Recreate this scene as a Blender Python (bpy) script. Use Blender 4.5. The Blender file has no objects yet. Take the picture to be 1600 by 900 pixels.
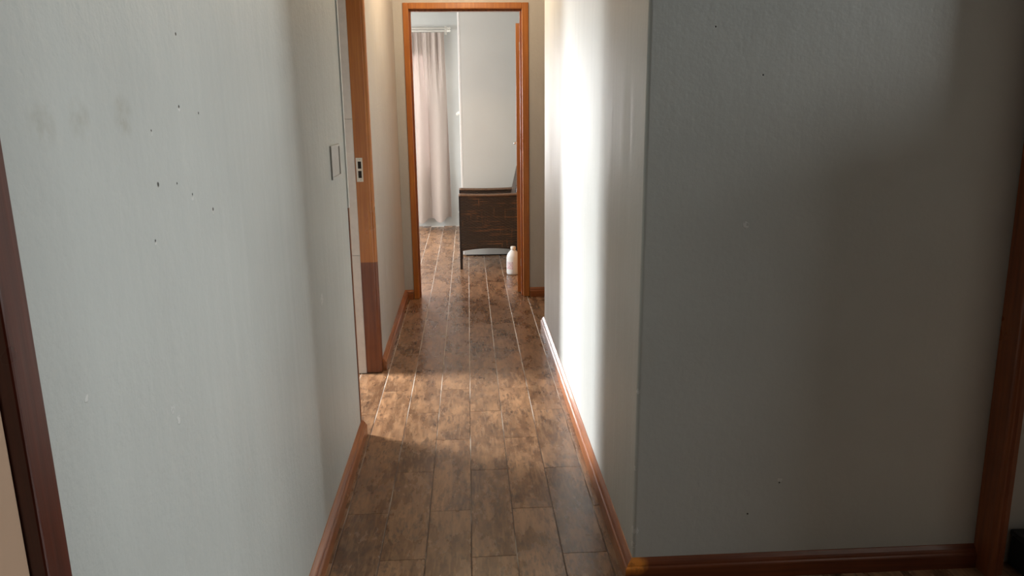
import bpy, bmesh, math, random
from mathutils import Vector, Matrix
random.seed(7)
S = bpy.context.scene
COL = S.collection
PI = math.pi

# ------------------------------------------------------------------ camera
cam_d = bpy.data.cameras.new('camera')
cam = bpy.data.objects.new('camera', cam_d)
COL.objects.link(cam)
F_PX, YAW, PIT, ROL = 1187.88, math.radians(3.14684), math.radians(13.57319), math.radians(-0.57376)
cam_d.sensor_fit = 'HORIZONTAL'
cam_d.sensor_width = 36.0
cam_d.lens = F_PX / 1600 * 36.0
cam_d.clip_start = 0.02
r = Vector((math.cos(YAW), -math.sin(YAW), 0)); f = Vector((math.sin(YAW), math.cos(YAW), 0)); u = Vector((0, 0, 1))
f2 = math.cos(PIT) * f - math.sin(PIT) * u
u2 = math.sin(PIT) * f + math.cos(PIT) * u
r3 = math.cos(ROL) * r + math.sin(ROL) * u2
u3 = -math.sin(ROL) * r + math.cos(ROL) * u2
m3 = Matrix((r3, u3, -f2)).transposed()
cam.matrix_world = Matrix.Translation((0, 0, 1.4)) @ m3.to_4x4()
S.camera = cam

# ------------------------------------------------------------------ world, lights, exposure
W = bpy.data.worlds.new('sky'); S.world = W; W.use_nodes = True
W.node_tree.nodes['Background'].inputs[0].default_value = (0.75, 0.87, 1.0, 1)
W.node_tree.nodes['Background'].inputs[1].default_value = 1.0
S.view_settings.view_transform = 'Standard'
S.view_settings.look = 'None'
S.view_settings.gamma = 1.0
S.view_settings.use_curve_mapping = False
S.view_settings.exposure = 0.0


def area(name, loc, direction, sx, sy, power, col, spread=180):
    d = bpy.data.lights.new(name, 'AREA'); d.shape = 'RECTANGLE'; d.size = sx; d.size_y = sy
    d.energy = power; d.color = col; d.spread = math.radians(spread)
    o = bpy.data.objects.new(name, d); COL.objects.link(o)
    o.location = loc
    o.rotation_euler = Vector(direction).to_track_quat('-Z', 'Y').to_euler()
    return o


# daylight arriving through the four windows of the place, then a fill with no window
area('daylight_side_room', (-2.62, 4.17, 1.12), (1, 0, -0.50), 0.55, 0.95, 115, (0.97, 0.985, 1.0), 105)
area('daylight_far_room_back', (-1.17, 8.99, 1.32), (0, -1, -0.1), 1.42, 1.25, 165, (0.98, 0.98, 1.0))
area('daylight_far_room_left', (-2.40, 6.28, 1.35), (1, 0.10, -0.15), 1.10, 1.20, 78, (0.98, 0.98, 1.0))
area('daylight_right_room', (4.10, 1.38, 1.65), (-1, 0, -.03), 0.95, 1.0, 108, (0.95, 0.985, 0.985))
area('fill_lobby', (0.55, -2.92, 1.7), (-0.2, 1, -0.15), 0.9, 0.8, 0.7, (1.0, 0.82, 0.66))  # added warm fill behind the camera


# ------------------------------------------------------------------ material helpers
class NT:
    def __init__(s, name):
        s.m = bpy.data.materials.new(name); s.m.use_nodes = True
        s.t = s.m.node_tree; s.b = s.t.nodes['Principled BSDF']; s.out = s.t.nodes['Material Output']
        s._pos = None

    def n(s, kind, **kw):
        x = s.t.nodes.new(kind)
        for k, v in kw.items(): setattr(x, k, v)
        return x

    def l(s, a, b): s.t.links.new(a, b)

    def pos(s):
        if s._pos is None: s._pos = s.n('ShaderNodeNewGeometry').outputs['Position']
        return s._pos

    def scaled(s, vec, sc, off=None):
        x = s.n('ShaderNodeMapping'); s.l(vec, x.inputs['Vector'])
        x.inputs['Scale'].default_value = sc
        if off: x.inputs['Location'].default_value = off
        return x.outputs[0]

    def noise(s, vec, scale, detail=4, rough=0.55):
        x = s.n('ShaderNodeTexNoise'); s.l(vec, x.inputs['Vector'])
        x.inputs['Scale'].default_value = scale; x.inputs['Detail'].default_value = detail
        x.inputs['Roughness'].default_value = rough
        return x.outputs['Fac']

    def rng(s, v, a, b, c=0.0, d=1.0):
        x = s.n('ShaderNodeMapRange'); s.l(v, x.inputs[0])
        for i, q in enumerate((a, b, c, d)): x.inputs[i + 1].default_value = q
        return x.outputs[0]

    def math(s, op, a, b=None):
        x = s.n('ShaderNodeMath', operation=op)
        for i, q in enumerate((a, b)):
            if q is None: continue
            if isinstance(q, (int, float)): x.inputs[i].default_value = q
            else: s.l(q, x.inputs[i])
        return x.outputs[0]

    def mix(s, fac, a, b):
        x = s.n('ShaderNodeMix', data_type='RGBA')
        if isinstance(fac, (int, float)): x.inputs[0].default_value = fac
        else: s.l(fac, x.inputs[0])
        for i, q in ((6, a), (7, b)):
            if isinstance(q, tuple): x.inputs[i].default_value = (*q, 1)
            else: s.l(q, x.inputs[i])
        return x.outputs[2]

    def bump(s, h, strength, dist, prev=None):
        x = s.n('ShaderNodeBump'); s.l(h, x.inputs['Height'])
        x.inputs['Strength'].default_value = strength; x.inputs['Distance'].default_value = dist
        if prev: s.l(prev, x.inputs['Normal'])
        return x.outputs[0]

    def spots(s, lst):
        """sum of soft round marks at world points: (x, y, z, radius)"""
        tot = None
        for (x, y, z, rad) in lst:
            d = s.n('ShaderNodeVectorMath', operation='DISTANCE'); s.l(s.pos(), d.inputs[0]); d.inputs[1].default_value = (x, y, z)
            v = s.rng(d.outputs['Value'], rad * 0.4, rad, 1, 0)
            tot = v if tot is None else s.math('MAXIMUM', tot, v)
        return tot

    def fin(s, color=None, rough=None, normal=None, spec=None):
        for key, v in (('Base Color', color), ('Roughness', rough), ('Normal', normal), ('Specular IOR Level', spec)):
            if v is None: continue
            i = s.b.inputs[key]
            if isinstance(v, (int, float)): i.default_value = v
            elif isinstance(v, tuple): i.default_value = (*v, 1)
            else: s.l(v, i)
        return s.m


def plain(name, col, rough=0.5, metal=0.0, var=0.12, scale=30):
    t = NT(name); n = t.noise(t.pos(), scale)
    t.b.inputs['Metallic'].default_value = metal
    c = t.mix(t.rng(n, .3, .7), tuple(q * (1 - var) for q in col), tuple(min(1, q * (1 + var)) for q in col))
    return t.fin(c, rough)


def paint(name, col, holes=(), stains=(), chips=(), rough=0.5, relief=1.0, streak=1.0):
    """old emulsion on hand-trowelled plaster"""
    t = NT(name); p = t.pos()
    big = t.noise(p, 2.2, 4)
    c = t.mix(t.rng(big, .3, .7), tuple(q * .95 for q in col), tuple(min(1, q * 1.04) for q in col))
    fine = t.noise(p, 55, 6, .6)
    lump = t.noise(t.scaled(p, (1, 1, .55)), 16, 3)
    vor = t.n('ShaderNodeTexVoronoi'); t.l(p, vor.inputs['Vector']); vor.inputs['Scale'].default_value = 17
    pit = t.rng(vor.outputs['Distance'], 0.0, 0.09, -1, 0)
    n1 = t.bump(fine, .35 * relief, .004)
    n2 = t.bump(lump, .16 * relief, .010, n1)
    n3 = t.bump(pit, .18 * relief, .002, n2)
    st = t.noise(t.scaled(p, (38, 38, 1.3)), 1.0, 5)
    n4 = t.bump(st, .07 * streak, .004, n3)
    ro = t.rng(st, .3, .7, rough - .08, rough + .1)
    nrm = n4
    if stains:
        sp = t.math('MULTIPLY', t.spots(stains), t.rng(t.noise(p, 40), .35, .75))
        c = t.mix(t.math('MULTIPLY', sp, .38), c, (.24, .21, .13))
    if chips:
        sp = t.rng(t.math('MULTIPLY', t.spots(chips), t.rng(t.noise(p, 120), .35, .6)), .25, .5)
        c = t.mix(sp, c, (.68, .69, .67)); nrm = t.bump(sp, .6, .002, nrm)
    if holes:
        sp = t.spots(holes); c = t.mix(sp, c, (.03, .028, .025))
        inv = t.math('MULTIPLY', sp, -1); nrm = t.bump(inv, 1.0, .004, nrm)
    return t.fin(c, ro, nrm, .45)


def wood(name, light, dark, axis='z', rough=0.32, patch=None, scale=1.0):
    t = NT(name); p = t.pos()
    k = {'x': (2, 60, 60), 'y': (60, 2, 60), 'z': (60, 60, 2)}[axis]
    g = t.noise(t.scaled(p, tuple(q * scale for q in k)), 1.0, 6, .62)
    b = t.noise(p, 5, 3)
    c = t.mix(t.rng(g, .32, .68), dark, light)
    c = t.mix(t.math('MULTIPLY', t.rng(b, .45, .75), .5), c, dark)
    if patch:
        sp = t.math('MULTIPLY', t.spots(patch[0]), t.rng(t.noise(p, 60), .2, .5))
        c = t.mix(sp, c, patch[1])
    n = t.bump(g, .18, .002)
    ro = t.rng(b, .3, .7, rough - .06, rough + .12)
    t.b.inputs['Coat Weight'].default_value = 0.25; t.b.inputs['Coat Roughness'].default_value = 0.22
    return t.fin(c, ro, n)


WALL = (0.54, 0.562, 0.54)
LX = -0.492
M = {}
M['paint_left'] = paint('paint_left', WALL, relief=1.35, streak=.4,
    holes=[(LX, 1.486, 1.210, .0040), (LX, 1.240, 1.282, .0044), (LX, 1.319, 1.276, .0024), (LX, 1.385, 1.250, .0026), (LX, 1.238, 1.366, .0022),
           (LX, 1.366, 1.402, .003), (LX, 1.388, 1.522, .003), (LX, 1.204, 1.198, .0026), (LX, 1.46, 1.39, .0028)],
    stains=[(LX, .929, 1.384, .035), (LX, 1.018, 1.386, .032), (LX, 1.147, 1.389, .036)],
    chips=[(LX, 2.456, .782, .03), (LX, .937, 1.042, .008), (LX, 1.192, .92, .010), (LX, 1.21, .895, .012), (LX, 1.238, 1.362, .007), (LX, 1.366, 1.398, .007),
           (LX, 1.486, 1.204, .007), (LX, 1.385, 1.243, .008), (LX, 1.204, 1.194, .006)])
M['paint'] = paint('paint', (.555, .545, .525))
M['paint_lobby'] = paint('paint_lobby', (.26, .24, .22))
M['paint_right'] = paint('paint_right', WALL, relief=.55,
    holes=[(.638, 2.012, 1.588, .003), (.81, 2.012, .201, .0035), (.77, 2.012, 1.468, .003), (.90, 2.012, .30, .003)],
    chips=[(.90, 2.012, .308, .010), (.466, 2.016, .60, .012), (.466, 2.016, .16, .02), (.466, 2.016, .36, .01), (.466, 2.016, .11, .016), (.75, 2.012, 1.075, .012)])
M['paint_far'] = paint('paint_far', (.50, .52, .50), relief=.5, streak=.4)
M['white_paint'] = plain('white_paint', (.78, .78, .75), .5, var=.04)
M['ceiling_paint'] = plain('ceiling_paint', (.46, .42, .37), .7, var=.03)
M['side_room_tile'] = plain('side_room_tile', (.46, .45, .43), .4, var=.03)
M['reveal_tile'] = plain('reveal_tile', (.74, .71, .66), .4, var=.05)
ML, MD = (.40, .135, .035), (.20, .055, .014)
M['wood_z'] = wood('meranti_upright', ML, MD, 'z')
M['wood_x'] = wood('meranti_across', ML, MD, 'x')
M['wood_y'] = wood('meranti_along', ML, MD, 'y')
M['wood_orange'] = wood('meranti_fresh_varnish', (.53, .20, .035), (.37, .115, .02), 'z')
M['wood_patch'] = wood('meranti_old_stain', (.24, .075, .025), (.13, .035, .012), 'z')
M['wood_dark'] = wood('meranti_dark_stain', (.115, .022, .010), (.055, .010, .005), 'z')
M['wood_frame'] = wood('meranti_brown_stain', (.24, .065, .016), (.12, .03, .008), 'z')
M['wood_worn'] = wood('meranti_worn_corner', (.22, .06, .02), (.10, .025, .009), 'x',
                       patch=([(.445, 1.99, .062, .04), (.475, 1.99, .062, .04)], (.75, .26, .04)))  # orange spot is bare wood on the worn corner
M['wood_leaf'] = wood('door_leaf_wood', (.52, .22, .055), (.36, .13, .03), 'z')
M['cream'] = plain('cream_gloss', (.62, .42, .29), .4, var=.05, scale=6)
M['metal'] = plain('brushed_steel', (.55, .54, .50), .35, 1.0, .05)
M['plate'] = plain('strike_plate_steel', (.72, .68, .58), .4, .3, .06)
M['black'] = plain('black_plastic', (.012, .012, .013), .4)
M['hole'] = plain('latch_recess', (.02, .016, .012), .8)
M['rod'] = plain('rod_enamel', (.78, .78, .72), .35, var=.03)
M['cupboard'] = plain('cupboard_laminate', (.60, .61, .57), .45, var=.02, scale=3)
M['cup_edge'] = plain('cupboard_edge_strip', (.82, .82, .79), .4, var=.03)


def tile_mat(name='wood_look_tile'):
    t = NT(name); p = t.pos()
    oi = t.n('ShaderNodeObjectInfo'); rnd = oi.outputs['Random']
    off = t.n('ShaderNodeVectorMath', operation='MULTIPLY_ADD')
    cmb = t.n('ShaderNodeCombineXYZ')
    for i in range(3): t.l(rnd, cmb.inputs[i])
    t.l(cmb.outputs[0], off.inputs[0]); off.inputs[1].default_value = (37, 91, 13); t.l(p, off.inputs[2])
    v = off.outputs[0]
    a = t.noise(t.scaled(v, (1.0, .38, 1)), 11, 6, .62)
    b = t.noise(t.scaled(v, (1.0, .16, 1)), 45, 3, .6)
    d = t.noise(t.scaled(v, (1.0, .42, 1)), 34, 3, .7)
    g = t.noise(t.scaled(v, (90, 6, 1)), 1.0, 1)
    c = t.mix(t.rng(a, .36, .62), (.125, .068, .040), (.345, .200, .115))
    c = t.mix(t.math('MULTIPLY', t.rng(b, .46, .58), .55), c, (.150, .082, .048))
    c = t.mix(t.math('MULTIPLY', t.rng(d, .54, .62), .55), c, (.070, .040, .027))
    e = t.n('ShaderNodeTexNoise', noise_type='RIDGED_MULTIFRACTAL'); t.l(t.scaled(v, (1.0, .7, 1)), e.inputs['Vector'])
    e.inputs['Scale'].default_value = 16; e.inputs['Detail'].default_value = 2
    ek = t.math('MULTIPLY', t.rng(e.outputs['Fac'], .9, 1.2), t.rng(a, .56, .42))
    c = t.mix(t.math('MULTIPLY', ek, .45), c, (.05, .028, .02))
    c = t.mix(t.math('MULTIPLY', t.rng(g, .55, .75), .22), c, (.09, .05, .03))
    fl = t.noise(t.scaled(v, (1.0, .30, 1)), 80, 1.5, .6)
    fm = t.rng(t.noise(v, 7, 3), .40, .60)
    c = t.mix(t.math('MULTIPLY', t.math('MULTIPLY', t.rng(fl, .54, .60), fm), .62), c, (.060, .034, .022))
    fl2 = t.noise(t.scaled(v, (1.0, .12, 1)), 90, 1, .6)
    c = t.mix(t.math('MULTIPLY', t.rng(fl2, .53, .62), .30), c, (.40, .25, .15))
    hv = t.n('ShaderNodeHueSaturation'); hv.inputs['Saturation'].default_value = 1.08; t.l(c, hv.inputs['Color']); t.l(t.rng(rnd, 0, 1, .88, 1.10), hv.inputs['Value'])
    n = t.bump(a, .05, .004)
    ro = t.rng(a, .3, .7, .22, .34)
    return t.fin(hv.outputs[0], ro, n, .5)


M['tile'] = tile_mat()


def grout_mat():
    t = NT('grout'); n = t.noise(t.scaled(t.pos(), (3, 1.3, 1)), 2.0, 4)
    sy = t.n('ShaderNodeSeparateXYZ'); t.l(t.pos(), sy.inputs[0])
    dirt_glint = t.math('ADD', n, t.rng(sy.outputs[1], 2.4, 4.6, -.14, .12))     # uneven dirt, plus far floor glints put in as paler grout
    c = t.mix(t.rng(dirt_glint, .40, .58), (.10, .06, .04), (.68, .62, .55))
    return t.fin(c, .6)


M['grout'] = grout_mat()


def curtain_mat():
    t = NT('curtain_cloth'); p = t.pos()
    n = t.noise(t.scaled(p, (300, 300, 300)), 1.0, 2)
    c = t.mix(n, (.43, .375, .335), (.53, .465, .42))
    t.fin(c, .85, t.bump(n, .15, .001), .1)
    tr = t.n('ShaderNodeBsdfTranslucent'); tr.inputs['Color'].default_value = (.80, .60, .54, 1)
    ms = t.n('ShaderNodeMixShader'); ms.inputs[0].default_value = .016
    t.l(t.b.outputs[0], ms.inputs[1]); t.l(tr.outputs[0], ms.inputs[2]); t.l(ms.outputs[0], t.out.inputs[0])
    return t.m


M['curtain'] = curtain_mat()


def wicker_mat():
    t = NT('wicker'); p = t.pos()
    a = t.noise(t.scaled(p, (5, 5, 95)), 1.0, 3)
    b = t.noise(t.scaled(p, (60, 60, 6)), 1.0, 3)
    z = t.noise(p, 7, 2)
    f_ = t.math('MAXIMUM', t.math('MULTIPLY', t.rng(a, .55, .72), t.rng(z, .38, .6)), t.math('MULTIPLY', t.rng(b, .58, .75), t.rng(z, .5, .65)))
    c = t.mix(f_, (.030, .018, .012), (.27, .115, .040))
    return t.fin(c, .38)


M['wicker'] = wicker_mat()
M['frame_dark'] = plain('chair_frame', (.018, .013, .011), .4)
M['arm_top'] = plain('wicker_arm_edge', (.15, .09, .055), .4, var=.3, scale=60)


def jug_mat():
    t = NT('milky_plastic')
    t.b.inputs['Subsurface Weight'].default_value = .3
    t.b.inputs['Subsurface Radius'].default_value = (.03, .03, .03)
    return t.fin((.77, .81, .81), .35)


M['jug'] = jug_mat()


def label_mat():
    t = NT('printed_label'); p = t.pos()
    s_ = t.scaled(p, (160, 160, 110))
    n = t.noise(s_, 1.0, 2)
    w = t.n('ShaderNodeTexWave', wave_type='BANDS', bands_direction='Z'); t.l(p, w.inputs['Vector']); w.inputs['Scale'].default_value = 30
    f_ = t.math('MULTIPLY', t.rng(n, .45, .55), t.rng(w.outputs['Fac'], .35, .6))
    zz = t.n('ShaderNodeSeparateXYZ'); t.l(p, zz.inputs[0])
    top = t.rng(zz.outputs[2], .085, .10)
    c = t.mix(f_, (.74, .68, .70), t.mix(top, (.52, .22, .30), (.20, .14, .24)))
    return t.fin(c, .4)


M['label'] = label_mat()


def glass_mat():
    t = NT('window_glass'); t.b.inputs['Transmission Weight'].default_value = 1; t.b.inputs['IOR'].default_value = 1.45
    return t.fin((.95, .97, .97), .02)


M['glass'] = glass_mat()


def lamp_glass():
    t = NT('lit_opal_glass')
    t.b.inputs['Emission Color'].default_value = (1, .72, .40, 1); t.b.inputs['Emission Strength'].default_value = 6
    return t.fin((.9, .85, .75), .3)


M['opal'] = lamp_glass()


# ------------------------------------------------------------------ geometry helpers
def link(name, me, mat, parent=None, smooth=False):
    o = bpy.data.objects.new(name, me); COL.objects.link(o)
    if mat and not me.materials: me.materials.append(mat)
    if smooth:
        for p in me.polygons: p.use_smooth = True
    if parent: o.parent = parent
    return o


def from_bm(name, bm, mat, parent=None, smooth=False):
    me = bpy.data.meshes.new(name); bmesh.ops.recalc_face_normals(bm, faces=bm.faces); bm.to_mesh(me); bm.free()
    return link(name, me, mat, parent, smooth)


def add_box(bm, x0, x1, y0, y1, z0, z1, bev=0.0, mtx=None):
    vs = [bm.verts.new((x, y, z)) for x in (x0, x1) for y in (y0, y1) for z in (z0, z1)]
    fs = [bm.faces.new([vs[i] for i in q]) for q in ((0, 1, 3, 2), (4, 6, 7, 5), (0, 4, 5, 1), (2, 3, 7, 6), (0, 2, 6, 4), (1, 5, 7, 3))]
    out = vs
    if bev:
        es = list({e for f_ in fs for e in f_.edges})
        g = bmesh.ops.bevel(bm, geom=es, offset=bev, segments=2, affect='EDGES', profile=.5)
        out = list({v for f_ in g['faces'] for v in f_.verts} | {v for v in vs if v.is_valid})
    if mtx: bmesh.ops.transform(bm, matrix=mtx, verts=[v for v in out if v.is_valid])


def box(name, b, mat, parent=None, bev=0.0, mtx=None):
    bm = bmesh.new(); add_box(bm, *b, bev=bev)
    if mtx: bmesh.ops.transform(bm, matrix=mtx, verts=bm.verts)
    return from_bm(name, bm, mat, parent)


def boxes(name, lst, mat, parent=None):
    bm = bmesh.new()
    for b in lst: add_box(bm, *b)
    return from_bm(name, bm, mat, parent)


def prism(name, poly, z0, z1, mat, parent=None):
    bm = bmesh.new()
    lo = [bm.verts.new((x, y, z0)) for x, y in poly]; hi = [bm.verts.new((x, y, z1)) for x, y in poly]
    n = len(poly)
    bm.faces.new(lo); bm.faces.new(hi)
    for i in range(n): bm.faces.new((lo[i], lo[(i + 1) % n], hi[(i + 1) % n], hi[i]))
    return from_bm(name, bm, mat, parent)


def tube(bm, pts, rad, seg=10, caps=True):
    pts = [Vector(p) for p in pts]; rings = []
    for i, p in enumerate(pts):
        d = (pts[min(i + 1, len(pts) - 1)] - pts[max(i - 1, 0)]).normalized()
        a = d.orthogonal().normalized() if abs(d.z) < .99 else Vector((1, 0, 0))
        if abs(d.z) < .99: a = d.cross(Vector((0, 0, 1))).normalized()
        b = d.cross(a)
        rr = rad[i] if isinstance(rad, (list, tuple)) else rad
        rings.append([bm.verts.new(p + rr * (math.cos(2 * PI * k / seg) * a + math.sin(2 * PI * k / seg) * b)) for k in range(seg)])
    for q, w in zip(rings, rings[1:]):
        for k in range(seg): bm.faces.new((q[k], q[(k + 1) % seg], w[(k + 1) % seg], w[k]))
    if caps: bm.faces.new(rings[0]); bm.faces.new(rings[-1])


def tube_obj(name, pts, rad, mat, parent=None, seg=10):
    bm = bmesh.new(); tube(bm, pts, rad, seg); return from_bm(name, bm, mat, parent, True)


def lathe(name, prof, c, mat, parent=None, seg=28, sx=1.0, sy=1.0):
    bm = bmesh.new(); rings = []
    for (rr, z) in prof:
        rings.append([bm.verts.new((c[0] + sx * rr * math.cos(2 * PI * k / seg), c[1] + sy * rr * math.sin(2 * PI * k / seg), c[2] + z)) for k in range(seg)])
    for q, w in zip(rings, rings[1:]):
        for k in range(seg): bm.faces.new((q[k], q[(k + 1) % seg], w[(k + 1) % seg], w[k]))
    bm.faces.new(rings[0]); bm.faces.new(rings[-1])
    return from_bm(name, bm, mat, parent, True)


def empty(name, loc=(0, 0, 0)):
    o = bpy.data.objects.new(name, None); COL.objects.link(o); o.location = loc; o.empty_display_size = .05
    return o


def settle(root):
    """parts are modelled in world space; keep them there under a root that stands at the thing's base"""
    bpy.context.view_layer.update()
    for ch in root.children: ch.matrix_parent_inverse = root.matrix_world.inverted()


def tag(o, label, cat=None, group=None, kind=None):
    o['label'] = label
    if cat: o['category'] = cat
    if group: o['group'] = group
    if kind: o['kind'] = kind
    return o


def struct(o, label, cat): return tag(o, label, cat, kind='structure')


CZ = 2.55      # ceiling height
HD = 2.079     # outer height of door frames
RX = 0.465     # corridor right wall
FY = 5.516     # far wall
BY = 9.02      # back wall of far room

# ------------------------------------------------------------------ floor with separate wood-look tiles
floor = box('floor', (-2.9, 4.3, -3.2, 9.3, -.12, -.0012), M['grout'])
struct(floor, 'brown wood-look plank tile floor running down the corridor into the far room', 'floor')
TW, TL = .1456, .5925
bm = bmesh.new()
hx, hy, cb = TW / 2 - .0017, TL / 2 - .0005, .0008
rows = [[bm.verts.new((sx * (hx - i), sy * (hy - i), z)) for sx, sy in ((-1, -1), (1, -1), (1, 1), (-1, 1))] for i, z in ((0, -.008), (0, -.0009), (cb, 0))]
for a, b in zip(rows, rows[1:]):
    for k in range(4): bm.faces.new((a[k], a[(k + 1) % 4], b[(k + 1) % 4], b[k]))
bm.faces.new(rows[-1])
tile_me = bpy.data.meshes.new('plank_tile'); bmesh.ops.recalc_face_normals(bm, faces=bm.faces); bm.to_mesh(tile_me); bm.free()
tile_me.materials.append(M['tile'])
rest = []


def region(x, y):
    """which floor a tile centre stands on: 2 = one the photo can show, 1 = out of view"""
    if -.60 < x < .55 and 1.75 < y < 5.7: return 2
    if y <= 2.2 and -.55 < x < 1.75 and y > .9: return 2
    if .4 < x < 1.5 and 4.5 < y < 5.7: return 2
    if 5.5 < y < 9.1 and -.75 < x < .5: return 2
    return 1


for ci in range(-19, 29):
    x = -.019 + TW * (ci + .5)
    y0 = 2.157 if ci % 2 == 0 else 2.4475
    for k in range(-10, 12):
        y = y0 + TL * (k + .5)
        if not (-2.8 < x < 4.2 and -3.0 < y < 9.2): continue
        if region(x, y) == 2:
            o = bpy.data.objects.new('plank_tile', tile_me); COL.objects.link(o); o.parent = floor
            o.location = (x, y, random.uniform(-.0003, .0003))
        else: rest.append((x, y))
bm = bmesh.new()
for x, y in rest: add_box(bm, x - hx, x + hx, y - hy, y + hy, -.008, 0)
o = from_bm('plank_tiles_out_of_view', bm, M['tile'], floor); o['kind'] = 'stuff'; o.name = 'plank_tile_field'

# ------------------------------------------------------------------ walls and ceiling
struct(box('ceiling', (-2.9, 4.3, -3.2, 9.3, CZ, CZ + .1), M['ceiling_paint']), 'plain pale ceiling above the corridor and rooms', 'ceiling')

NJ, FJ = 3.127, 3.914      # near and far jamb of the side doorway
struct(boxes('wall_left', [(-.66, LX, -3.0, -.07, 0, CZ), (-.66, LX, -.07, .838, HD, CZ), (-.66, LX, .838, NJ - .030, 0, CZ), (-.66, LX, NJ - .030, FJ + .0345, HD, CZ), (-.66, -.5725, NJ - .030, NJ, 0, HD)], M['paint_left']),
       'pale blue-grey plaster wall with small nail holes along the left of the corridor', 'wall')
struct(boxes('wall_left_far', [(-.66, LX, FJ + .0345, FY, 0, CZ), (-.66, -.5725, FJ, FJ + .0345, 0, HD)], M['paint']), 'grey plaster wall between the side doorway and the far door', 'wall')
cr = .010
arc = [(RX + cr - cr * math.cos(a), 2.012 + cr - cr * math.sin(a)) for a in [i * PI / 2 / 5 for i in range(6)]]
poly = arc + [(4.2, 2.012), (4.2, 2.13), (.60, 2.13), (.60, 4.69)] + [(RX + .006, 4.69), (RX, 4.684)]
struct(prism('wall_right', poly, 0, CZ, M['paint_right']), 'L-shaped grey plaster wall with a chipped corner to the right of the corridor', 'wall')
struct(boxes('wall_far', [(-.66, -.425, FY, FY + .115, 0, CZ), (.435, 1.6, FY, FY + .115, 0, CZ), (-.425, .435, FY, FY + .115, HD, CZ), (-2.8, -.66, FY, FY + .115, 0, CZ)], M['paint']),
       'grey plaster wall around the wooden door frame at the corridor end', 'wall')
struct(box('wall_right_passage', (1.5, 1.6, 2.13, FY, 0, CZ), M['paint']), 'plaster wall closing the short side passage on the right', 'wall')
FX = 1.535
struct(boxes('wall_right_lobby', [(FX + .005, FX + .07, -3.0, .90, 0, CZ), (FX + .005, FX + .07, .90, 2.012, HD, CZ)], M['paint_lobby']), 'plaster wall with a doorway to the right of the camera', 'wall')
struct(box('wall_back', (-.66, 4.2, -3.1, -3.0, 0, CZ), M['paint_lobby']), 'plaster wall behind the camera', 'wall')
# side room (left)
struct(boxes('wall_left_side_room', [(-2.8, -2.7, 2.5, 5.516, 0, .6), (-2.8, -2.7, 2.5, 5.516, 1.65, CZ), (-2.8, -2.7, 2.5, 3.8, .6, 1.65), (-2.8, -2.7, 4.45, 5.516, .6, 1.65),
        (-2.7, -.66, 2.4, 2.5, 0, CZ)], M['side_room_tile']), 'white walls of the side room behind the left doorway', 'wall')
# right room
struct(boxes('wall_right_room', [(4.2, 4.3, -3.0, 2.13, 0, .95), (4.2, 4.3, -3.0, 2.13, 2.15, CZ), (4.2, 4.3, -3.0, .85, .95, 2.15), (4.2, 4.3, 1.9, 2.13, .95, 2.15)], M['paint']),
       'outer wall of the room on the right', 'wall')
# far room
WX0, WX1, WZ0, WZ1 = -1.92, -.42, .65, 2.0
struct(boxes('wall_far_room', [(-2.5, 1.4, BY, BY + .12, 0, WZ0), (-2.5, 1.4, BY, BY + .12, WZ1, CZ), (-2.5, WX0, BY, BY + .12, WZ0, WZ1), (WX1, 1.4, BY, BY + .12, WZ0, WZ1)], M['paint_far']),
       'pale grey back wall of the far room behind the curtain', 'wall')
struct(boxes('wall_left_far_room', [(-2.6, -2.5, FY, BY + .12, 0, .7), (-2.6, -2.5, FY, BY + .12, 2.0, CZ), (-2.6, -2.5, FY, 5.70, .7, 2.0), (-2.6, -2.5, 6.86, BY + .12, .7, 2.0)], M['paint_far']), 'pale grey left wall of the far room', 'wall')
struct(box('wall_right_far_room', (1.3, 1.4, FY + .115, BY, 0, CZ), M['paint_far']), 'pale grey right wall of the far room', 'wall')


def window(name, b, axis, label):
    x0, x1, y0, y1, z0, z1 = b
    root = empty(name, ((x0 + x1) / 2, (y0 + y1) / 2, z0)); struct(root, label, 'window')
    w = .04
    if axis == 'x':
        boxes('window_frame', [(x0, x1, y0, y0 + w, z0, z1), (x0, x1, y1 - w, y1, z0, z1), (x0, x1, y0 + w, y1 - w, z0, z0 + w), (x0, x1, y0 + w, y1 - w, z1 - w, z1)], M['white_paint'], root)
        xm = (x0 + x1) / 2; box('pane', (xm - .003, xm + .003, y0 + w, y1 - w, z0 + w, z1 - w), M['glass'], root)
    else:
        xm = (x0 + x1) / 2
        boxes('window_frame', [(x0, x0 + w, y0, y1, z0, z1), (x1 - w, x1, y0, y1, z0, z1), (x0 + w, x1 - w, y0, y1, z0, z0 + w), (x0 + w, x1 - w, y0, y1, z1 - w, z1), (xm - .02, xm + .02, y0, y1, z0 + w, z1 - w)], M['white_paint'], root)
        ym = (y0 + y1) / 2
        box('pane', (x0 + w, xm - .02, ym - .003, ym + .003, z0 + w, z1 - w), M['glass'], root)
        box('pane', (xm + .02, x1 - w, ym - .003, ym + .003, z0 + w, z1 - w), M['glass'], root)
    settle(root)


window('window_1', (-2.80, -2.74, 3.8, 4.45, .6, 1.65), 'x', 'white framed window lighting the side room')
window('window_2', (WX0, WX1, BY + .04, BY + .10, WZ0, WZ1), 'y', 'white framed window behind the pale curtain in the far room')
window('window_4', (-2.59, -2.53, 5.70, 6.86, .7, 2.0), 'x', 'white framed window in the left wall of the far room')
window('window_3', (4.22, 4.28, .85, 1.9, .95, 2.15), 'x', 'white framed window of the room on the right')

# ------------------------------------------------------------------ skirting
PROF = [(0, 0), (.024, 0), (.024, .043), (.0225, .047), (.018, .050), (.0165, .055), (.013, .0605), (.007, .066), (.003, .0695), (0, .070)]


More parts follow.
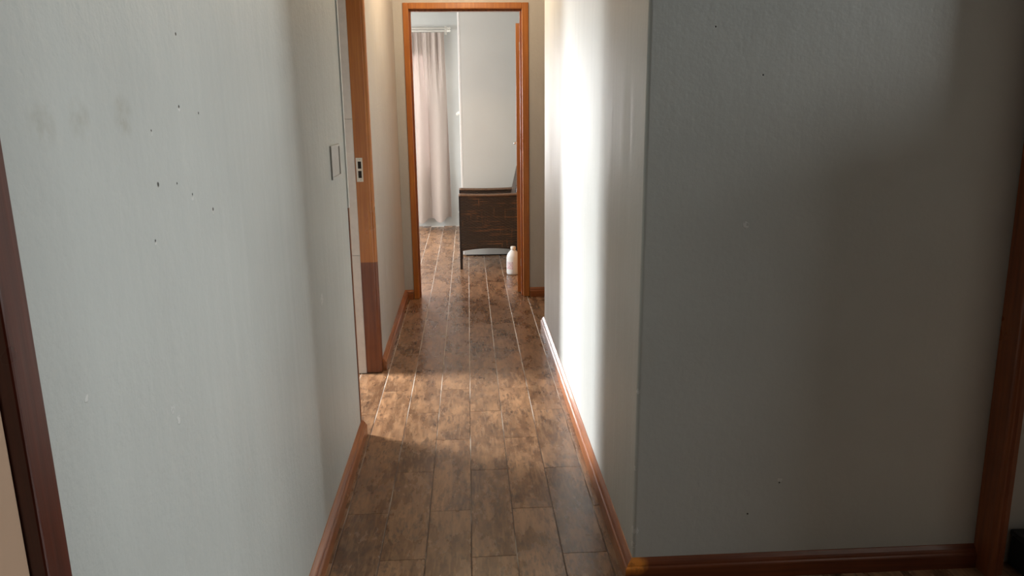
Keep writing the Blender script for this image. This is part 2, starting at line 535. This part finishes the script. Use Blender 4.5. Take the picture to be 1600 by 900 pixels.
def skirting(name, axis, wallpos, sign, a, b, mat, label, ma=0, mb=0):
    """profile run along axis from a to b; the board stands off the wall towards sign; ma, mb = mitre"""
    bm = bmesh.new(); ends = []
    for t, mt in ((a, ma), (b, mb)):
        ring = []
        for d, z in PROF:
            q = t + mt * d; w = wallpos + sign * d
            ring.append(bm.verts.new((w, q, z) if axis == 'y' else (q, w, z)))
        ends.append(ring)
    n = len(PROF)
    for i in range(n): bm.faces.new((ends[0][i], ends[0][(i + 1) % n], ends[1][(i + 1) % n], ends[1][i]))
    bm.faces.new(ends[0]); bm.faces.new(ends[1])
    struct(from_bm(name, bm, mat), label, 'skirting board')


skirting('baseboard_left', 'y', LX, 1, .84, NJ - .004, M['wood_y'], 'moulded reddish wooden skirting along the near left wall')
skirting('baseboard_left_far', 'y', LX, 1, FJ + .036, FY, M['wood_y'], 'moulded wooden skirting between the side doorway and the far door', 0, -1)
skirting('baseboard_right', 'y', RX, -1, 2.012, 4.70, M['wood_y'], 'moulded wooden skirting along the right side of the corridor', -1, 0)
skirting('baseboard_right_front', 'x', 2.012, -1, RX, FX - .001, M['wood_worn'], 'dark wooden skirting with a worn orange corner on the shadowed right wall', -1, 0)
skirting('baseboard_far_left', 'x', FY, -1, LX, -.427, M['wood_x'], 'short wooden skirting piece left of the far door', 1, 0)
skirting('baseboard_far_right', 'x', FY, -1, .437, 1.5, M['wood_x'], 'wooden skirting on the far wall right of the far door')

# ------------------------------------------------------------------ doors and frames
# door_1: near left, cream door in a dark frame
d1 = empty('door_1', (LX - .03, .4, 0)); struct(d1, 'cream painted door in a dark red-brown wooden frame at the left edge', 'door')
box('jamb', (-.60, LX + .006, .790, .8375, 0, HD), M['wood_dark'], d1, .003)
box('jamb', (-.60, LX + .006, -.0695, -.022, 0, HD), M['wood_dark'], d1, .003)
box('head', (-.60, LX + .006, -.022, .790, HD - .045, HD), M['wood_dark'], d1, .003)
lf = box('door_leaf', (-.55, LX - .012, -.020, .788, .006, HD - .047), M['cream'], d1, .002)
hd = tube_obj('handle', [(LX - .011, .04, 1.02), (LX + .03, .04, 1.02), (LX + .04, .06, 1.02), (LX + .04, .15, 1.02)], .008, M['metal'], lf)
settle(d1)

# door_2: side doorway, far jamb carries the strike plate
d2 = empty('door_2', (-.53, 3.52, 0)); struct(d2, 'orange-brown wooden frame of the side doorway with a two-slot strike plate', 'door')


def jamb_profile(name, x0, x1, y0, y1, z0, z1, mat, parent, side):
    """upright with a rounded corridor-side edge; side = -1: moulded edge on the low-y side"""
    rr = .014
    if side < 0: pts = [(x0, y0), (x1 - rr - .006, y0)] + [(x1 - rr + rr * math.sin(a), y0 + .003 + rr - rr * math.cos(a)) for a in [i * PI / 2 / 5 for i in range(6)]] + [(x1, y1), (x0, y1)]
    else: pts = [(x0, y0), (x1, y0), (x1, y1 - rr), (x1 - rr, y1), (x0, y1)]
    return prism(name, pts, z0, z1, mat, parent)


j = jamb_profile('jamb', -.572, LX + .005, FJ, FJ + .034, .608, HD, M['wood_orange'], d2, -1)
j2 = jamb_profile('jamb', -.572, LX + .005, FJ, FJ + .034, .003, .608, M['wood_patch'], d2, -1)
j2['label'] = 'darker stained lower length of the far jamb'
jamb_profile('jamb', -.572, LX + .0035, NJ - .030, NJ, .003, 1.0, M['wood_z'], d2, 1)
j3 = jamb_profile('jamb', -.572, LX + .006, NJ - .030, NJ, 1.0, HD, M['white_paint'], d2, 1)  # upper length is white, lower length is wood
j3['label'] = 'white upper length of the near jamb'
box('head', (-.572, LX + .005, NJ, FJ, HD - .035, HD), M['wood_orange'], d2)
sp = empty('strike_plate'); sp.parent = d2; sp.location = (0, 0, 0)
bm = bmesh.new()
px0, px1, pz0, pz1, py = -.567, -.534, 1.026, 1.146, FJ - .0025
for b in ((px0, px0 + .009, pz0, pz1), (px1 - .007, px1, pz0, pz1), (px0 + .009, px1 - .007, pz0, pz0 + .019), (px0 + .009, px1 - .007, pz0 + .055, pz0 + .066), (px0 + .009, px1 - .007, pz1 - .018, pz1)):
    add_box(bm, b[0], b[1], py, FJ - .0002, b[2], b[3])
COL.objects.unlink(sp); bpy.data.objects.remove(sp)
sp = from_bm('strike_plate', bm, M['plate'], d2); sp['label'] = 'pale metal strike plate with two dark slots'
for z0, z1 in ((pz0 + .019, pz0 + .055), (pz0 + .066, pz1 - .018)):
    box('latch_slot', (px0 + .009, px1 - .007, FJ - .001, FJ - .0003, z0, z1), M['hole'], sp)
for z in (pz0 + .009, pz1 - .009):
    lathe('screw', [(.0035, 0), (.003, .0012), (.0001, .0014)], (0, 0, 0), M['metal'], sp, 10).matrix_local = Matrix.Translation((px1 - .012, py, z)) @ Matrix.Rotation(PI / 2, 4, 'X')
settle(d2)
# white tiles on the reveal beside the far jamb
rv = empty('trim_1', (-.615, FJ, 0)); struct(rv, 'white tiled reveal beside the far jamb of the side doorway', 'tiled reveal')
for z0, z1 in ((.002, .646), (.648, 1.336), (1.338, 2.02)):
    box('tile', (-.658, -.5735, FJ - .007, FJ - .0005, z0, z1), M['reveal_tile'], rv, .0012)
settle(rv)

# door_3: far door
d3 = empty('door_3', (0, FY, 0)); struct(d3, 'varnished orange wooden frame of the far door with its leaf swung open inwards', 'door')


def casing(x0, x1, z0, z1, name, mat):
    return box(name, (x0, x1, FY - .012, FY + .118, z0, z1), mat, d3, .004)


casing(-.425, -.386, 0.002, HD, 'jamb', M['wood_orange'])
casing(.389, .435, 0.002, HD, 'jamb', M['wood_orange'])
casing(-.386, .389, HD - .040, HD, 'head', M['wood_orange'])
boxes('door_stop', [(-.386, -.374, FY + .03, FY + .075, .002, HD - .04), (.377, .389, FY + .03, FY + .072, .002, HD - .04), (-.374, .377, FY + .03, FY + .075, HD - .052, HD - .04)], M['wood_z'], d3)
hinge = Vector((.388, FY + .104, 0)); ang = math.radians(-7)
mt = Matrix.Translation(hinge) @ Matrix.Rotation(ang, 4, 'Z')
leaf = box('door_leaf', (-.036, 0, .0, .765, .008, 1.955), M['wood_leaf'], d3, .0015, mt)
for z in (.24, 1.80):
    h = box('hinge', (-.012, .001, -.003, .0, z - .028, z + .028), M['metal'], leaf, 0, mt)
for sx, zz in ((-1, 1.095),):
    bm = bmesh.new()
    tube(bm, [mt @ Vector((-.036, .70, zz)), mt @ Vector((-.078, .70, zz)), mt @ Vector((-.086, .68, zz)), mt @ Vector((-.086, .585, zz))], .0085, 10)
    from_bm('handle', bm, M['metal'], leaf, True)
    box('lock_plate', (-.0405, -.036, .68, .72, .98, 1.16), M['metal'], leaf, .001, mt)
    box('key', (-.07, -.0405, .697, .703, 1.035, 1.055), M['metal'], leaf, 0, mt)
settle(d3)

# door_4: frame at the right edge, slightly out of plumb
d4 = empty('door_4', (FX, 1.95, 0)); struct(d4, 'reddish wooden door frame at the right edge of the picture', 'door')
lean = Matrix.Translation((FX, 1.96, 0)) @ Matrix.Rotation(math.radians(-1.3), 4, 'Y')
bm = bmesh.new()
poly = [(-.006, .048), (-.006, -.020)] + [(.008 - .014 * math.cos(a), -.020 - .014 * math.sin(a)) for a in [i * PI / 2 / 5 for i in range(1, 6)]] + [(.022, -.030), (.026, -.020), (.045, -.018), (.045, .048)]
lo = [bm.verts.new((x, y, .002)) for x, y in poly]; hi = [bm.verts.new((x, y, HD)) for x, y in poly]
bm.faces.new(lo); bm.faces.new(hi)
for i in range(len(poly)): bm.faces.new((lo[i], lo[(i + 1) % len(poly)], hi[(i + 1) % len(poly)], hi[i]))
bmesh.ops.transform(bm, matrix=lean, verts=bm.verts)
from_bm('jamb', bm, M['wood_frame'], d4)
box('jamb', (FX - .006, FX + .076, .90, .945, .002, HD), M['wood_frame'], d4, .004)
box('head', (FX - .006, FX + .076, .945, 1.92, HD - .04, HD - .001), M['wood_frame'], d4, .004)
settle(d4)

# ------------------------------------------------------------------ painted-over plate on the left wall
pl = empty('blank_switch_plate', (LX, 2.86, 1.14)); tag(pl, 'painted-over rectangular blank plate on the left wall near the side doorway', 'wall plate')
boxes('rim', [(LX, LX + .006, 2.775, 2.783, 1.142, 1.262), (LX, LX + .006, 2.952, 2.960, 1.142, 1.262), (LX, LX + .006, 2.783, 2.952, 1.142, 1.150), (LX, LX + .006, 2.783, 2.952, 1.254, 1.262)], M['paint'], pl)
box('plate', (LX, LX + .002, 2.783, 2.952, 1.150, 1.254), M['paint'], pl)
settle(pl)

# ------------------------------------------------------------------ corridor ceiling lamp (above the view)
lp = empty('ceiling_lamp', (0, 4.55, CZ)); tag(lp, 'warm lit round ceiling lamp over the far end of the corridor', 'lamp')
lathe('base', [(.09, 0), (.09, -.02), (.07, -.03)], (0, 4.55, CZ), M['white_paint'], lp)
lathe('lamp_shade', [(.07, -.03), (.085, -.05), (.08, -.08), (.055, -.105), (.01, -.115)], (0, 4.55, CZ), M['opal'], lp)
settle(lp)
ld = bpy.data.lights.new('ceiling_bulb', 'POINT'); ld.energy = 26; ld.color = (1, .74, .48); ld.shadow_soft_size = .05
lo_ = bpy.data.objects.new('ceiling_bulb', ld); COL.objects.link(lo_); lo_.location = (0, 4.55, CZ - .17)

# ------------------------------------------------------------------ cupboard in the far room
cu = empty('cupboard', (.4, 8.0, 0)); tag(cu, 'tall pale grey cupboard standing behind the wicker chair', 'cupboard')
CX, CY = -.070, 7.13
box('carcass', (CX + .018, 1.295, CY, BY - .004, .012, 2.40), M['cupboard'], cu)
box('plinth', (CX + .03, 1.29, CY + .01, BY - .01, 0, .012), M['black'], cu)
for i, (a, b) in enumerate(((CY, CY + .62), (CY + .623, CY + 1.245), (CY + 1.248, BY - .006))):
    dr = box('cupboard_door', (CX - .002, CX + .017, a + .001, b, .014, 2.398), M['cup_edge'], cu, .002)
    for zz in ((1.32,) if i else (1.32, .418)):
        lathe('knob', [(.005, 0), (.006, .012), (.013, .018), (.013, .026), (.006, .031)], (0, 0, 0), M['rod'], dr, 14).matrix_local = Matrix.Translation((CX - .002, a + .03, zz)) @ Matrix.Rotation(-PI / 2, 4, 'Y')
settle(cu)

# ------------------------------------------------------------------ curtain and rod
CYc = BY - .125
rod = empty('curtain_rod', (-.9, BY - .09, 2.2)); tag(rod, 'white double curtain rod on the back wall of the far room', 'curtain rod')
for z, yy in ((2.232, BY - .075), (2.200, BY - .125)):
    tube_obj('rod', [(-2.2, yy, z), (-.205, yy, z)], .0095, M['rod'], rod, 12)
    bm = bmesh.new(); tube(bm, [(-.206, yy, z), (-.198, yy, z), (-.19, yy, z), (-.176, yy, z), (-.166, yy, z)], [.011, .015, .010, .016, .006], 12)
    from_bm('finial', bm, M['rod'], rod, True)
boxes('bracket', [(-.232, -.214, BY - .14, BY, 2.212, 2.222), (-.236, -.210, BY - .008, BY, 2.17, 2.26)], M['rod'], rod)
boxes('bracket', [(-2.13, -2.112, BY - .14, BY, 2.212, 2.222), (-2.134, -2.108, BY - .008, BY, 2.17, 2.26)], M['rod'], rod)
settle(rod)

nu, nv = 260, 70
bm = bmesh.new(); grid = []


def sstep(a, b, x):
    t = max(0, min(1, (x - a) / (b - a))); return t * t * (3 - 2 * t)


for jv in range(nv + 1):
    v = jv / nv                                   # 0 top .. 1 bottom
    row = []
    for iu in range(nu + 1):
        s_ = iu / nu                              # 0 left .. 1 right
        xr_top, xr_bot = -.240, -.198
        xr = xr_top + (xr_bot - xr_top) * sstep(0, 1, v)
        xl = -1.02
        x = xl + (xr - xl) * s_
        # loose folds below, pinch pleats at the heading
        ph = 2 * PI * (x + .45) / .215 + PI / 2 + .35 * math.sin(v * 3 + 5 * s_) * (1 - v)
        big = math.sin(ph)
        small = math.sin(s_ * 9 * 2 * PI + .8 * math.sin(s_ * 21) + 1.0)
        k = sstep(.02, .45, v)
        amp = .055 + .022 * v
        y = CYc + amp * k * big + (1 - k) * (.028 * small + .009 * math.sin(s_ * 150)) * (1 if v > .0 else .8)
        y += .007 * math.sin(s_ * 38 + 3 * v) * k
        x += .014 * k * math.cos(ph)
        zb = .085 - .040 * max(0, -big) * 1.0 + .03 * s_
        z = 2.182 + .008 * (1 - k) * max(0, small) + (zb - 2.182) * v
        row.append(bm.verts.new((x, y - .002, z)))
    grid.append(row)
for a, b in zip(grid, grid[1:]):
    for i in range(nu): bm.faces.new((a[i], a[i + 1], b[i + 1], b[i]))
tag(from_bm('curtain', bm, M['curtain'], None, True), 'long pale pinkish pleated curtain hanging in the far room window', 'curtain')

# ------------------------------------------------------------------ wicker armchair
ch = empty('wicker_armchair', (.18, 6.78, 0)); tag(ch, 'dark brown wicker armchair seen from its side in the far room', 'chair')


def weave(bm, org, U, V, N, w, h, lo_edge=None, pu=.021, pv=.0115, amp=.0035):
    """basket-woven sheet; org corner, U along, V up, N outward"""
    nu_, nv_ = int(w / pu * 4), int(h / pv * 4); g = []
    for jv in range(nv_ + 1):
        row = []
        for iu in range(nu_ + 1):
            a = w * iu / nu_; b = h * jv / nv_
            if lo_edge:
                e = lo_edge(a / w); b = e + (h - e) * jv / nv_
            rown = int(b / pv)
            d = amp * .45 * math.cos(PI * a / pu + PI * rown) + amp * 1.6 * abs(math.sin(PI * b / pv)) - amp
            row.append(bm.verts.new(Vector(org) + U * a + V * b + N * d))
        g.append(row)
    for p_, q in zip(g, g[1:]):
        for i in range(nu_): bm.faces.new((p_[i], p_[i + 1], q[i + 1], q[i]))


AX, AZ = -.088, .655
Ux, Uy, Uz = Vector((1, 0, 0)), Vector((0, 1, 0)), Vector((0, 0, 1))
arch = lambda t: .170 + .022 * math.sin(PI * min(1, t * 1.02)) ** .8 if 0 < t < .98 else .170
for y0 in (6.520, 6.985):
    bm = bmesh.new()
    weave(bm, (AX + .012, y0, 0), Ux, Uz, -Uy, .50, AZ - .012, arch)
    weave(bm, (AX + .012, y0 + .045, 0), Ux, Uz, Uy, .50, AZ - .012, arch)
    from_bm('side_panel', bm, M['wicker'], ch, True)
    bm = bmesh.new()
    n = 24
    rings = []
    for i in range(n + 1):
        t = i / n; x = AX - .004 + .515 * t; z = AZ - .006 * math.sin(PI * t)
        rings.append([bm.verts.new((x, y0 + .0225 + q[0], z + q[1])) for q in ((-.027, -.014), (-.029, -.004), (-.024, .004), (0, .007), (.024, .004), (.029, -.004), (.027, -.014))])
    for a, b in zip(rings, rings[1:]):
        for k in range(7): bm.faces.new((a[k], a[(k + 1) % 7], b[(k + 1) % 7], b[k]))
    bm.faces.new(rings[0]); bm.faces.new(rings[-1])
    from_bm('armrest', bm, M['arm_top'], ch, True)
    # bound lower edge
    tube_obj('edge_binding', [(AX + .012 + .5 * i / 20, y0 + .0225, arch(i / 20)) for i in range(21)], .012, M['wicker'], ch, 8)
    box('leg', (AX - .004, AX + .018, y0 + .002, y0 + .030, 0, AZ - .008), M['frame_dark'], ch, .003)
    box('leg', (AX + .490, AX + .515, y0 + .008, y0 + .036, 0, AZ - .008), M['frame_dark'], ch, .003)
bm = bmesh.new(); weave(bm, (AX + .01, 6.565, .40), Ux, Uy, Uz, .48, .42)
from_bm('seat', bm, M['wicker'], ch, True)
bm = bmesh.new(); weave(bm, (AX + .004, 6.565, .27), Uy, Uz, -Ux, .42, .13)
from_bm('front_apron', bm, M['wicker'], ch, True)
Vb = Vector((.225, 0, 1)).normalized(); Nb = Vector((-1, 0, .225)).normalized()
bm = bmesh.new()
weave(bm, Vector((.334, 6.555, .40)), Uy, Vb, Nb, .44, .47)
weave(bm, Vector((.362, 6.555, .40)), Uy, Vb, -Nb, .44, .47)
from_bm('backrest', bm, M['wicker'], ch, True)
for yy in (6.548, 7.002):
    tube_obj('back_frame', [Vector((.348, yy, .38)) + Vb * q for q in (0, .15, .3, .48)], .013, M['frame_dark'], ch, 8)
tube_obj('top_rail', [Vector((.348, 6.548, .38)) + Vb * .48, Vector((.348, 7.002, .38)) + Vb * .48], .016, M['frame_dark'], ch, 8)
settle(ch)

# ------------------------------------------------------------------ plastic jug
jx, jy = .358, 6.29
jug = empty('plastic_jug', (jx, jy, 0)); tag(jug, 'milky white plastic jug with a small printed label on the floor by the chair', 'jug')
body = lathe('body', [(.046, 0), (.054, .006), (.056, .02), (.056, .145), (.053, .162), (.043, .182), (.028, .200), (.019, .207), (.0175, .214)], (jx, jy, .001), M['jug'], jug, 32, 1, .92)
lathe('cap', [(.021, .213), (.0215, .216), (.0215, .234), (.019, .238), (.001, .2385)], (jx, jy, .001), M['rod'], jug, 24)
bm = bmesh.new(); rg = []
for i in range(13):
    a = math.radians(-158 + 62 * i / 12)
    rg.append([bm.verts.new((jx + .0566 * math.cos(a), jy + .0566 * .925 * math.sin(a), z)) for z in (.05, .115)])
for a, b in zip(rg, rg[1:]): bm.faces.new((a[0], b[0], b[1], a[1]))
from_bm('label', bm, M['label'], jug, True)
settle(jug)

# ------------------------------------------------------------------ black box beyond the right-hand frame
bb = empty('storage_box', (1.75, 1.94, 0)); tag(bb, 'low black box on the floor just past the right-hand door frame', 'box')
box('body', (1.640, 1.86, 1.90, 2.005, 0.001, .10), M['black'], bb, .006)
box('lid', (1.636, 1.864, 1.897, 2.008, .1, .118), M['black'], bb, .005)
settle(bb)

# ------------------------------------------------------------------ cabinet in the right-hand room (out of view, added to cast the soft shade on the right wall)
cb_ = empty('unseen_cabinet', (2.15, 1.88, 0)); tag(cb_, 'dark wooden two-door cabinet added in the room on the right to shade the wall', 'unseen_cabinet')
box('body', (1.95, 2.40, 1.69, 2.008, .06, 1.46), M['wood_dark'], cb_, .003)
box('top', (1.93, 2.42, 1.665, 2.009, 1.46, 1.485), M['wood_dark'], cb_, .004)
box('plinth', (1.97, 2.38, 1.70, 2.005, 0, .06), M['black'], cb_)
for x0, x1, kx in ((1.955, 2.173, 2.15), (2.177, 2.395, 2.20)):
    dr = box('door', (x0, x1, 1.672, 1.689, .07, 1.45), M['wood_dark'], cb_, .003)
    lathe('knob', [(.006, 0), (.007, .01), (.013, .016), (.012, .024), (.004, .027)], (0, 0, 0), M['metal'], dr, 14).matrix_local = Matrix.Translation((kx, 1.672, .8)) @ Matrix.Rotation(PI / 2, 4, 'X')
settle(cb_)
